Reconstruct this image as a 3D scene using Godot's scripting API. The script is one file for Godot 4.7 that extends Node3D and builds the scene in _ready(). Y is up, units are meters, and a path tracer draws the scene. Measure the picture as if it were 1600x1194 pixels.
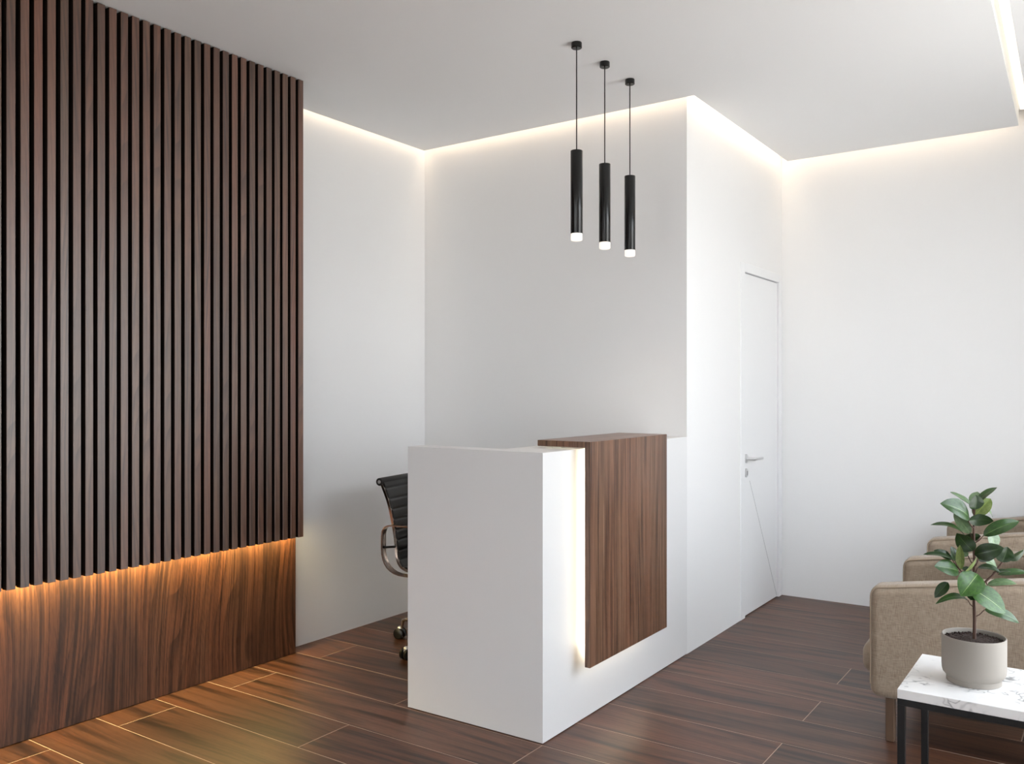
extends Node3D
# Reception corner: slatted walnut panel on the left, white reception desk with a walnut counter,
# three pendant lamps, a white door, two beige armchairs and a marble side table with a potted plant.

const LEFT_X := -3.515       # face of the left wall
const BACK_Z := -4.155       # face of the wall behind the desk
const DESK_X := -1.776       # face of the desk and of the door wall
const REAR_Z := -5.71        # face of the rear wall
const RIGHT_X := 0.78        # face of the window wall
const FRONT_Z := 2.3         # face of the wall behind the camera
const CEIL_Y := 2.811        # underside of the dropped ceiling
const ROOF_Y := 2.93         # underside of the slab above the cove
const YAW := 34.5
const SKY := 8.7
const COVE := 0.034
const SLOT := 0.25
const SLATLED := 0.88
const DESKLED := 0.065
const PENDANT := 0.2

var rng := RandomNumberGenerator.new()
var mat := {}
var used_names := {}
var window_count := 0

# ------------------------------------------------------------------ mesh builder
class Shape:
	var v := PackedVector3Array()
	var n := PackedVector3Array()
	var t := PackedVector2Array()
	var i := PackedInt32Array()
	func vert(p: Vector3, nn: Vector3, uv := Vector2.ZERO) -> int:
		v.append(p); n.append(nn); t.append(uv)
		return v.size() - 1
	func tri_i(a: int, b: int, c: int) -> void:      # counter-clockwise seen from outside
		i.append(a); i.append(c); i.append(b)
	func quad_i(a: int, b: int, c: int, d: int) -> void:
		tri_i(a, b, c); tri_i(a, c, d)
	func quad(a: Vector3, b: Vector3, c: Vector3, d: Vector3, ua := Vector2.ZERO, ub := Vector2.ZERO, uc := Vector2.ZERO, ud := Vector2.ZERO) -> void:
		var nn := (c - a).cross(d - b).normalized()
		quad_i(vert(a, nn, ua), vert(b, nn, ub), vert(c, nn, uc), vert(d, nn, ud))
	func tri(a: Vector3, b: Vector3, c: Vector3) -> void:
		var nn := (b - a).cross(c - a).normalized()
		tri_i(vert(a, nn), vert(b, nn), vert(c, nn))
	func surface(mesh: ArrayMesh, m: Material) -> ArrayMesh:
		var a := []
		a.resize(Mesh.ARRAY_MAX)
		a[Mesh.ARRAY_VERTEX] = v; a[Mesh.ARRAY_NORMAL] = n; a[Mesh.ARRAY_TEX_UV] = t; a[Mesh.ARRAY_INDEX] = i
		mesh.add_surface_from_arrays(Mesh.PRIMITIVE_TRIANGLES, a)
		mesh.surface_set_material(mesh.get_surface_count() - 1, m)
		return mesh
	# chamfered box; grain = axis the wood runs along, off = place in the texture (m), size = texture size (m)
	func cbox(lo: Vector3, hi: Vector3, r := 0.002, grain := 1, off := Vector2.ZERO, size := Vector2.ONE) -> void:
		r = minf(r, 0.45 * minf(hi.x - lo.x, minf(hi.y - lo.y, hi.z - lo.z)))
		var uv := func(p: Vector3, k: int) -> Vector2:
			var third := 3 - k - grain if k != grain else (grain + 1) % 3
			var u := (p[grain] - lo[grain] + off.x) / size.x
			if k == grain:
				u = (p[(grain + 2) % 3] - lo[(grain + 2) % 3] + off.x) / size.x
			return Vector2(u, (p[third] - lo[third] + off.y) / size.y)
		var corner := func(sx: int, sy: int, sz: int, k: int) -> Vector3:
			var s := [sx, sy, sz]
			var p := Vector3.ZERO
			for a in 3:
				p[a] = (hi[a] if s[a] > 0 else lo[a]) - (0.0 if a == k else r * s[a])
			return p
		for k in 3:
			var a: int = (k + 1) % 3
			var b: int = (k + 2) % 3
			for s in [-1, 1]:
				var q := []
				for w in [[-1, -1], [1, -1], [1, 1], [-1, 1]]:
					var sg := [0, 0, 0]
					sg[k] = s; sg[a] = w[0]; sg[b] = w[1]
					q.append(corner.call(sg[0], sg[1], sg[2], k))
				if s < 0:
					q.reverse()
				quad(q[0], q[1], q[2], q[3], uv.call(q[0], k), uv.call(q[1], k), uv.call(q[2], k), uv.call(q[3], k))
			for sa in [-1, 1]:
				for sb in [-1, 1]:
					var e := []
					for w in [[-1, a], [1, a], [1, b], [-1, b]]:
						var sg := [0, 0, 0]
						sg[k] = w[0]; sg[a] = sa; sg[b] = sb
						e.append(corner.call(sg[0], sg[1], sg[2], w[1]))
					if (e[2] - e[0]).cross(e[3] - e[1])[a] * sa < 0:
						e.reverse()
					quad(e[0], e[1], e[2], e[3], uv.call(e[0], a), uv.call(e[1], a), uv.call(e[2], a), uv.call(e[3], a))
		for sx in [-1, 1]:
			for sy in [-1, 1]:
				for sz in [-1, 1]:
					var c := [corner.call(sx, sy, sz, 0), corner.call(sx, sy, sz, 1), corner.call(sx, sy, sz, 2)]
					if (c[1] - c[0]).cross(c[2] - c[0]).x * sx < 0:
						c.reverse()
					tri(c[0], c[1], c[2])
	# box with round edges, smooth
	func rbox(lo: Vector3, hi: Vector3, r: float, seg := 4, bend = null, inner := 1) -> void:
		var c := (lo + hi) * 0.5
		var h := (hi - lo) * 0.5
		var rr := minf(r, minf(h.x, minf(h.y, h.z)) * 0.98)
		for k in 3:
			var a: int = (k + 1) % 3
			var b: int = (k + 2) % 3
			var la := _steps(h[a], rr, seg, inner)
			var lb := _steps(h[b], rr, seg, inner)
			for s in [-1, 1]:
				var rows := []
				for x in la:
					var row := []
					for y in lb:
						var p := Vector3.ZERO
						p[k] = h[k] * s; p[a] = x; p[b] = y
						var q := Vector3.ZERO
						for m in 3:
							q[m] = clampf(p[m], -(h[m] - rr), h[m] - rr)
						var nn := (p - q).normalized()
						var pos := c + q + nn * rr
						if bend != null:
							pos = bend.call(pos)
						row.append(vert(pos, nn, Vector2(x, y)))
					rows.append(row)
				for x in la.size() - 1:
					for y in lb.size() - 1:
						if s > 0:
							quad_i(rows[x][y], rows[x + 1][y], rows[x + 1][y + 1], rows[x][y + 1])
						else:
							quad_i(rows[x][y], rows[x][y + 1], rows[x + 1][y + 1], rows[x + 1][y])
	func _steps(h: float, r: float, seg: int, inner: int) -> Array:
		var l := []
		for k in seg:
			l.append(-(h - r) - r * tan(PI / 4 * (1.0 - float(k) / seg)))
		for k in inner + 1:
			l.append(lerpf(-(h - r), h - r, float(k) / inner))
		for k in range(seg - 1, -1, -1):
			l.append((h - r) + r * tan(PI / 4 * (1.0 - float(k) / seg)))
		return l
	# solid of revolution about y; profile from the bottom axis outside and up, sharp joints stay sharp
	func lathe(profile: Array, seg := 40, at := Vector3.ZERO) -> void:
		for k in profile.size() - 1:
			var p0: Vector2 = profile[k]
			var p1: Vector2 = profile[k + 1]
			var n0 := _pn(profile, k, k)
			var n1 := _pn(profile, k, k + 1)
			var ring := []
			for s in seg + 1:
				var a := TAU * s / seg
				var d := Vector3(cos(a), 0, sin(a))
				ring.append([vert(at + d * p0.x + Vector3(0, p0.y, 0), (d * n0.x + Vector3(0, n0.y, 0)).normalized(), Vector2(float(s) / seg, p0.y)),
					vert(at + d * p1.x + Vector3(0, p1.y, 0), (d * n1.x + Vector3(0, n1.y, 0)).normalized(), Vector2(float(s) / seg, p1.y))])
			for s in seg:
				quad_i(ring[s][0], ring[s][1], ring[s + 1][1], ring[s + 1][0])
	func _pn(profile: Array, k: int, at: int) -> Vector2:
		var d: Vector2 = (profile[k + 1] - profile[k]).normalized()
		var nn := Vector2(d.y, -d.x)
		var o := at - 1 if at == k else at
		if o >= 0 and o + 1 < profile.size() and o != k:
			var e: Vector2 = (profile[o + 1] - profile[o]).normalized()
			var m := Vector2(e.y, -e.x)
			if nn.dot(m) > 0.75:
				return (nn + m).normalized()
		return nn
	# round tube along points
	func tube(pts: Array, radii: Array, seg := 8, closed := false) -> void:
		var side := Vector3.ZERO
		var rows := []
		for k in pts.size():
			var d: Vector3
			if closed:
				d = (pts[(k + 1) % pts.size()] - pts[(k - 1 + pts.size()) % pts.size()]).normalized()
			else:
				d = (pts[mini(k + 1, pts.size() - 1)] - pts[maxi(k - 1, 0)]).normalized()
			if side == Vector3.ZERO:
				side = d.cross(Vector3.UP if absf(d.y) < 0.9 else Vector3.RIGHT).normalized()
			side = (side - d * side.dot(d)).normalized()
			var up := d.cross(side)
			var r: float = radii[mini(k, radii.size() - 1)]
			var row := []
			for s in seg + 1:
				var a := TAU * s / seg
				var nn := side * cos(a) + up * sin(a)
				row.append(vert(pts[k] + nn * r, nn, Vector2(float(s) / seg, float(k) / pts.size())))
			rows.append(row)
		if closed:
			rows.append(rows[0])
		for k in rows.size() - 1:
			for s in seg:
				quad_i(rows[k][s], rows[k][s + 1], rows[k + 1][s + 1], rows[k + 1][s])
		if not closed:
			for e in 2:
				var row: Array = rows[0] if e == 0 else rows[-1]
				var d: Vector3 = (pts[0] - pts[1]).normalized() if e == 0 else (pts[-1] - pts[-2]).normalized()
				var c := vert(pts[0] if e == 0 else pts[-1], d)
				for s in seg:
					var a := vert(v[row[s]], d)
					var b := vert(v[row[s + 1]], d)
					if e == 0:
						tri_i(c, b, a)
					else:
						tri_i(c, a, b)
	# flat bar that follows a path in the xy plane: thick across the path, wide along z
	func bar(path: Array, thick: float, z0: float, z1: float, closed := false) -> void:
		var m := path.size()
		var sec := []
		for k in m:
			var a: Vector2 = path[(k - 1 + m) % m] if closed else path[maxi(k - 1, 0)]
			var b: Vector2 = path[(k + 1) % m] if closed else path[mini(k + 1, m - 1)]
			var d := (b - a).normalized()
			sec.append(Vector2(-d.y, d.x))
		var count := m if closed else m - 1
		for k in count:
			var j := (k + 1) % m
			var pa: Vector2 = path[k]
			var pb: Vector2 = path[j]
			var na: Vector2 = sec[k]
			var nb: Vector2 = sec[j]
			for s: float in [1.0, -1.0]:
				var qa := pa + na * thick * 0.5 * s
				var qb := pb + nb * thick * 0.5 * s
				var n3a := Vector3(na.x, na.y, 0) * s
				var n3b := Vector3(nb.x, nb.y, 0) * s
				var i0 := vert(Vector3(qa.x, qa.y, z0), n3a)
				var i1 := vert(Vector3(qb.x, qb.y, z0), n3b)
				var i2 := vert(Vector3(qb.x, qb.y, z1), n3b)
				var i3 := vert(Vector3(qa.x, qa.y, z1), n3a)
				if s > 0:
					quad_i(i0, i3, i2, i1)
				else:
					quad_i(i0, i1, i2, i3)
			for z in [z0, z1]:
				var o := Vector3(0, 0, 1 if z == z1 else -1)
				var a1 := vert(Vector3(pa.x + na.x * thick * 0.5, pa.y + na.y * thick * 0.5, z), o)
				var b1 := vert(Vector3(pb.x + nb.x * thick * 0.5, pb.y + nb.y * thick * 0.5, z), o)
				var b2 := vert(Vector3(pb.x - nb.x * thick * 0.5, pb.y - nb.y * thick * 0.5, z), o)
				var a2 := vert(Vector3(pa.x - na.x * thick * 0.5, pa.y - na.y * thick * 0.5, z), o)
				if z == z1:
					quad_i(a1, a2, b2, b1)
				else:
					quad_i(a1, b1, b2, a2)
		if not closed:
			for e in [0, m - 1]:
				var p: Vector2 = path[e]
				var nn: Vector2 = sec[e] * thick * 0.5
				var q := [Vector3(p.x + nn.x, p.y + nn.y, z0), Vector3(p.x - nn.x, p.y - nn.y, z0), Vector3(p.x - nn.x, p.y - nn.y, z1), Vector3(p.x + nn.x, p.y + nn.y, z1)]
				if e == 0:
					q.reverse()
				quad(q[0], q[1], q[2], q[3])
	# vertical prism over a polygon in the xz plane
	func prism(poly: PackedVector2Array, y0: float, y1: float) -> void:
		var idx := Geometry2D.triangulate_polygon(poly)
		for k in range(0, idx.size(), 3):
			var p := [poly[idx[k]], poly[idx[k + 1]], poly[idx[k + 2]]]
			var q := []
			for e in p:
				q.append(Vector3(e.x, y1, e.y))
			if (q[1] - q[0]).cross(q[2] - q[0]).y < 0:
				q.reverse()
			tri(q[0], q[1], q[2])
			tri(Vector3(q[2].x, y0, q[2].z), Vector3(q[1].x, y0, q[1].z), Vector3(q[0].x, y0, q[0].z))
		var cw := 1 if Geometry2D.is_polygon_clockwise(poly) else -1
		for k in poly.size():
			var a := poly[k]
			var b := poly[(k + 1) % poly.size()]
			var q := [Vector3(a.x, y0, a.y), Vector3(b.x, y0, b.y), Vector3(b.x, y1, b.y), Vector3(a.x, y1, a.y)]
			if cw < 0:
				q.reverse()
			quad(q[0], q[1], q[2], q[3])

# ------------------------------------------------------------------ scene tree helpers
func numbered(called: String) -> String:
	if not used_names.has(called):
		used_names[called] = 0
		return called
	used_names[called] += 1
	return "%s_%03d" % [called, used_names[called]]

func tag(o: Node, label: String, category: String, group := "", kind := "") -> Node:
	o.set_meta("label", label)
	o.set_meta("category", category)
	if group:
		o.set_meta("group", group)
	if kind:
		o.set_meta("kind", kind)
	return o

func thing(called: String, at := Vector3.ZERO, turn := 0.0) -> Node3D:
	var o := Node3D.new()
	o.name = numbered(called)
	add_child(o)
	o.position = at
	o.rotation_degrees.y = turn
	return o

func put(called: String, s: Shape, m: Material, parent: Node = self) -> MeshInstance3D:
	return put_mesh(called, s.surface(ArrayMesh.new(), m), parent)

func put_mesh(called: String, mesh: Mesh, parent: Node = self) -> MeshInstance3D:
	var o := MeshInstance3D.new()
	o.name = numbered(called) if parent == self else called
	o.mesh = mesh
	parent.add_child(o, true)
	return o

func box(lo: Vector3, hi: Vector3, r := 0.002, grain := 1, off := Vector2.ZERO, size := Vector2.ONE) -> Shape:
	var s := Shape.new()
	s.cbox(lo, hi, r, grain, off, size)
	return s

func strip_light(parent: Node, at: Vector3, size: Vector2, towards: Vector3, energy: float, color: Color, along := Vector3.ZERO) -> void:
	var l := AreaLight3D.new()
	l.name = "strip_glow"
	l.area_size = size
	l.light_color = color
	l.light_energy = energy
	l.area_range = 12.0
	l.area_attenuation = 2.0
	l.shadow_enabled = true
	parent.add_child(l, true)
	var x := along.normalized()
	var z := -towards.normalized()
	l.transform = Transform3D(Basis(x, z.cross(x), z), at)

# ------------------------------------------------------------------ procedural textures
func noise(sd: int, octaves := 1) -> FastNoiseLite:
	var f := FastNoiseLite.new()
	f.seed = sd
	f.noise_type = FastNoiseLite.TYPE_SIMPLEX_SMOOTH
	f.frequency = 1.0
	f.fractal_type = FastNoiseLite.FRACTAL_FBM if octaves > 1 else FastNoiseLite.FRACTAL_NONE
	f.fractal_octaves = octaves
	return f

# walnut: u runs along the grain (width of the image), v across it
# p = rings per metre, figure (how far arches swing), ring darkness, streak strength, blotch strength, blotch width
func wood(w: int, h: int, length: float, across: float, sd: int, cols: Array, p: Array) -> ImageTexture:
	var big := noise(sd); var mid := noise(sd + 1); var fine := noise(sd + 2); var pore := noise(sd + 3); var tone := noise(sd + 4)
	var bytes := PackedByteArray()
	bytes.resize(w * h * 3)
	var dark: Color = cols[0]; var base: Color = cols[1]; var pale: Color = cols[2]; var red: Color = cols[3]
	var ring: float = p[0]; var figure: float = p[1]; var ring_dark: float = p[2]; var streak: float = p[3]; var blotch: float = p[4]; var bw: float = p[5]
	var at := 0
	for j in h:
		var v := across * j / h
		for k in w:
			var u := length * k / w
			var warp := big.get_noise_2d(u * 0.7, v * 2.4) * figure + mid.get_noise_2d(u * 1.4, v * 8.0) * figure * 0.1
			var vv := v + warp * 0.3
			var g := (v + warp) * ring
			var f := g - floorf(g)
			var line := smoothstep(0.3, 0.95, f) * (1.0 - smoothstep(0.95, 1.0, f))      # late wood of each ring
			line *= ring_dark * (0.5 + 0.5 * mid.get_noise_2d(u * 0.5 + 7.0, v * 14.0))
			var st := fine.get_noise_2d(u * 0.8, vv * 70.0) * 0.6 + fine.get_noise_2d(u * 2.0 + 40.0, vv * 210.0) * 0.4
			var po := pore.get_noise_2d(u * 16.0, v * 560.0)
			var tn := tone.get_noise_2d(u * 0.5, vv * 6.0)
			var bl := tone.get_noise_2d(u * 1.1 + 30.0, vv * bw) + 0.4 * tone.get_noise_2d(u * 2.6 + 60.0, vv * bw * 2.7)
			var c := base.lerp(pale, clampf(0.35 + st * streak + tn * 0.45, 0.0, 1.0))
			c = c.lerp(red, clampf(tn * 0.8 + 0.15, 0.0, 0.65))
			c = c.lerp(dark, clampf(line + maxf(0.0, -st) * streak * 0.7 + maxf(0.0, bl) * blotch + maxf(0.0, po - 0.25) * 0.45, 0.0, 0.92))
			bytes[at] = int(clampf(c.r, 0, 1) * 255); bytes[at + 1] = int(clampf(c.g, 0, 1) * 255); bytes[at + 2] = int(clampf(c.b, 0, 1) * 255)
			at += 3
	var img := Image.create_from_data(w, h, false, Image.FORMAT_RGB8, bytes)
	img.generate_mipmaps()
	return ImageTexture.create_from_image(img)

func linen(n: int, span: float, a: Color, b: Color, height := false) -> ImageTexture:
	var f := noise(91); var g := noise(92); var h := noise(93)
	var img := Image.create_empty(n, n, false, Image.FORMAT_RGB8)
	for j in n:
		for k in n:
			var x := span * k / n
			var y := span * j / n
			var s := f.get_noise_2d(x * 26.0, y * 560.0) * 0.5 + g.get_noise_2d(x * 560.0, y * 26.0) * 0.5 + h.get_noise_2d(x * 12.0, y * 12.0) * 0.07
			var t := clampf(0.5 + s * 0.75, 0.0, 1.0)
			img.set_pixel(k, j, Color(t, t, t) if height else a.lerp(b, t))
	if height:
		img.bump_map_to_normal_map(2.0)
	return ImageTexture.create_from_image(img)

func marble(n: int) -> ImageTexture:
	var f := noise(31, 4); var g := noise(32, 4); var h := noise(33, 3)
	var img := Image.create_empty(n, n, false, Image.FORMAT_RGB8)
	for j in n:
		for k in n:
			var x := 0.8 * k / n
			var y := 0.8 * j / n
			var wx := f.get_noise_2d(x * 5.0, y * 5.0) * 0.16
			var wy := g.get_noise_2d(x * 5.0, y * 5.0) * 0.16
			var r := 1.0 - absf(h.get_noise_2d((x + wx) * 4.2 + (y + wy) * 2.0, (y + wy) * 6.5))
			var patch := smoothstep(-0.05, 0.4, f.get_noise_2d(x * 4.0 + 9.0, y * 4.0))
			var vein := pow(clampf((r - 0.86) / 0.14, 0, 1), 2.2) * patch
			var cloud := clampf(0.5 + 0.6 * g.get_noise_2d(x * 6.0 + 3.0, y * 6.0), 0, 1)
			var c := Color(0.965, 0.96, 0.955).lerp(Color(0.89, 0.89, 0.895), cloud * 0.6)
			c = c.lerp(Color(0.42, 0.42, 0.43), vein * 0.8)
			img.set_pixel(k, j, c)
	return ImageTexture.create_from_image(img)

func leaf_tex(under: bool) -> ImageTexture:
	var w := 256; var h := 128
	var f := noise(61, 3)
	var img := Image.create_empty(w, h, false, Image.FORMAT_RGB8)
	for j in h:
		for k in w:
			var u := float(k) / w
			var v := absf(2.0 * j / h - 1.0)
			var side := absf(fposmod((u - v * 0.16) * 17.0, 1.0) - 0.5) * 2.0
			var nn := f.get_noise_2d(u * 5.0, v * 3.0)
			var c := Color(0.17, 0.30, 0.105).lerp(Color(0.25, 0.40, 0.15), clampf(0.4 + nn, 0, 1))
			if under:
				c = Color(0.40, 0.47, 0.34).lerp(Color(0.49, 0.55, 0.44), clampf(0.5 + nn, 0, 1))
			c = c.lerp(c.lightened(0.18), smoothstep(0.86, 1.0, side) * 0.45)
			c = c.lerp(Color(0.66, 0.73, 0.50), 1.0 - smoothstep(0.008, 0.036 - 0.016 * u, v))
			img.set_pixel(k, j, c)
	return ImageTexture.create_from_image(img)

func soil_tex() -> ImageTexture:
	var n := 128
	var f := noise(71, 3)
	var img := Image.create_empty(n, n, false, Image.FORMAT_RGB8)
	for j in n:
		for k in n:
			var s := f.get_noise_2d(k * 0.13, j * 0.13)
			img.set_pixel(k, j, Color(0.12, 0.085, 0.07).lerp(Color(0.30, 0.22, 0.19), clampf(0.4 + s, 0, 1)))
	return ImageTexture.create_from_image(img)

func plain(c: Color, rough := 0.5, metal := 0.0, spec := 0.5) -> StandardMaterial3D:
	var m := StandardMaterial3D.new()
	m.albedo_color = c
	m.roughness = rough
	m.metallic = metal
	m.metallic_specular = spec
	return m

func textured(t: Texture2D, rough: float, tint := Color.WHITE, spec := 0.5) -> StandardMaterial3D:
	var m := plain(tint, rough, 0.0, spec)
	m.albedo_texture = t
	return m

func glow(c: Color, energy: float) -> StandardMaterial3D:
	var m := plain(Color(0.9, 0.9, 0.88), 0.5)
	m.emission_enabled = true
	m.emission = c
	m.emission_energy_multiplier = energy
	return m

func make_materials() -> void:
	mat.wall = plain(Color(0.935, 0.935, 0.935), 0.75, 0.0, 0.3)
	mat.ceiling = plain(Color(0.95, 0.95, 0.95), 0.85, 0.0, 0.2)
	mat.lacquer = plain(Color(0.89, 0.89, 0.89), 0.45, 0.0, 0.4)
	mat.door = plain(Color(0.935, 0.938, 0.942), 0.5, 0.0, 0.4)
	mat.gap = plain(Color(0.68, 0.68, 0.69), 0.8)
	var slat_cols := [Color(0.22, 0.15, 0.115), Color(0.395, 0.285, 0.22), Color(0.49, 0.375, 0.30), Color(0.46, 0.29, 0.22)]
	var slat_t := wood(640, 640, 2.4, 0.6, 5, slat_cols, [42.0, 0.10, 0.45, 0.55, 0.35, 18.0])
	mat.slat_core = plain(Color(0.125, 0.09, 0.072), 0.7, 0.0, 0.3)
	mat.slats = []
	for k in [1.0, 0.86, 1.12, 0.94]:
		mat.slats.append(textured(slat_t, 0.4, Color(k, k, k) if k <= 1.0 else Color(1, 1, 1), 0.75))
	mat.slats[2].albedo_color = Color(1.0, 0.93, 0.9)
	var panel_cols := [Color(0.14, 0.085, 0.06), Color(0.32, 0.205, 0.145), Color(0.44, 0.30, 0.215), Color(0.38, 0.225, 0.15)]
	mat.panel = textured(wood(640, 1280, 0.8, 3.4, 15, panel_cols, [16.0, 0.15, 0.5, 1.1, 0.45, 9.0]), 0.42)
	var counter_cols := [Color(0.25, 0.17, 0.13), Color(0.44, 0.325, 0.25), Color(0.58, 0.45, 0.365), Color(0.49, 0.34, 0.26)]
	mat.counter = textured(wood(512, 900, 1.1, 0.9, 27, counter_cols, [30.0, 0.05, 0.3, 0.85, 0.5, 16.0]), 0.32)
	var floor_cols := [Color(0.17, 0.11, 0.085), Color(0.40, 0.27, 0.205), Color(0.50, 0.355, 0.275), Color(0.45, 0.28, 0.20)]
	var floor_t := wood(1024, 900, 4.2, 1.5, 43, floor_cols, [12.0, 0.10, 0.25, 0.5, 0.75, 15.0])
	mat.planks = []
	for k in [Color(1, 1, 1), Color(0.88, 0.87, 0.86), Color(0.95, 0.91, 0.89), Color(0.82, 0.82, 0.82)]:
		mat.planks.append(textured(floor_t, 0.38, k, 0.5))
	mat.grout = plain(Color(0.76, 0.67, 0.60), 0.9)
	mat.black = plain(Color(0.032, 0.033, 0.034), 0.22, 0.0, 0.5)
	mat.cord = plain(Color(0.05, 0.05, 0.05), 0.6)
	mat.diffuser = glow(Color(1.0, 0.95, 0.89), 0.9)
	mat.frame_black = plain(Color(0.06, 0.058, 0.058), 0.45, 0.3)
	mat.chrome = plain(Color(0.66, 0.62, 0.59), 0.16, 1.0)
	mat.steel = plain(Color(0.86, 0.865, 0.87), 0.36, 1.0)
	mat.leather = plain(Color(0.085, 0.085, 0.08), 0.42, 0.0, 0.5)
	mat.plastic = plain(Color(0.03, 0.03, 0.03), 0.4)
	var fab := plain(Color(1, 1, 1), 0.9, 0.0, 0.2)
	fab.albedo_texture = linen(512, 0.34, Color(0.525, 0.46, 0.395), Color(0.685, 0.625, 0.555))
	fab.normal_enabled = true
	fab.normal_texture = linen(512, 0.34, Color.BLACK, Color.WHITE, true)
	fab.normal_scale = 0.5
	fab.uv1_triplanar = true
	fab.uv1_scale = Vector3.ONE / 0.34
	fab.rim_enabled = true
	fab.rim = 0.5
	fab.rim_tint = 0.5
	mat.fabric = fab
	mat.piping = plain(Color(0.60, 0.535, 0.465), 0.85, 0.0, 0.2)
	mat.leg_wood = plain(Color(0.36, 0.27, 0.20), 0.5)
	var mb := textured(marble(512), 0.3)
	mb.uv1_triplanar = true
	mb.uv1_scale = Vector3.ONE / 0.8
	mat.marble = mb
	mat.pot = plain(Color(0.60, 0.575, 0.545), 0.7, 0.0, 0.3)
	mat.pot_foot = plain(Color(0.565, 0.54, 0.51), 0.75, 0.0, 0.3)
	var so := textured(soil_tex(), 0.95)
	so.uv1_triplanar = true
	so.uv1_scale = Vector3.ONE * 12.0
	mat.soil = so
	mat.stem = plain(Color(0.30, 0.20, 0.155), 0.7)
	mat.leaf_tops = []
	var lt := leaf_tex(false)
	for k in [Color(0.80, 0.82, 0.82), Color(0.56, 0.60, 0.60), Color(1, 1, 1), Color(0.86, 0.92, 0.86), Color(0.98, 0.97, 0.72)]:
		var lm := textured(lt, 0.32, Color(minf(k.r, 1), minf(k.g, 1), minf(k.b, 1)), 0.5)
		mat.leaf_tops.append(lm)
	mat.leaf_tops[3].albedo_texture = leaf_tex(true)
	mat.leaf_tops[4].albedo_texture = mat.leaf_tops[3].albedo_texture
	mat.leaf_under = textured(mat.leaf_tops[3].albedo_texture, 0.5, Color(0.86, 0.92, 0.86))
	for m in mat.leaf_tops + [mat.leaf_under]:
		m.backlight_enabled = true
		m.backlight = Color(0.12, 0.14, 0.06)
	var glass := plain(Color(0.95, 0.98, 1.0, 0.06), 0.02)
	glass.transparency = BaseMaterial3D.TRANSPARENCY_ALPHA
	mat.glass = glass
	mat.sash = plain(Color(0.86, 0.86, 0.86), 0.5)

# ------------------------------------------------------------------ camera, sky, exposure
func set_view() -> void:
	var cam := Camera3D.new()
	cam.name = "camera"
	add_child(cam)
	cam.position = Vector3(0, 1.35, 0)
	cam.rotation_degrees = Vector3(0, YAW, 0)
	cam.near = 0.05
	cam.far = 60.0
	cam.keep_aspect = Camera3D.KEEP_HEIGHT
	cam.projection = Camera3D.PROJECTION_FRUSTUM
	cam.size = 0.05 * 1194.0 / 1360.0
	cam.frustum_offset = Vector2(0, 0.05 * 11.0 / 1360.0)
	cam.current = true
	var env := Environment.new()
	env.background_mode = Environment.BG_SKY
	var sky := Sky.new()
	var sm := ProceduralSkyMaterial.new()
	sm.sky_top_color = Color(0.93, 0.965, 1.0)
	sm.sky_horizon_color = Color(0.97, 0.985, 1.0)
	sm.ground_horizon_color = Color(0.90, 0.90, 0.89)
	sm.ground_bottom_color = Color(0.84, 0.84, 0.83)
	env.background_energy_multiplier = SKY
	sky.sky_material = sm
	env.sky = sky
	env.tonemap_mode = Environment.TONE_MAPPER_LINEAR
	env.tonemap_exposure = 1.0
	env.sdfgi_enabled = true
	env.ssao_enabled = true
	env.ssil_enabled = true
	var we := WorldEnvironment.new()
	we.name = "world_environment"
	we.environment = env
	add_child(we)

# ------------------------------------------------------------------ the room
func slot_x(z: float) -> float:          # left edge of the light slot in the ceiling
	return -0.369 + (z + 3.712) * 0.0269

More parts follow.
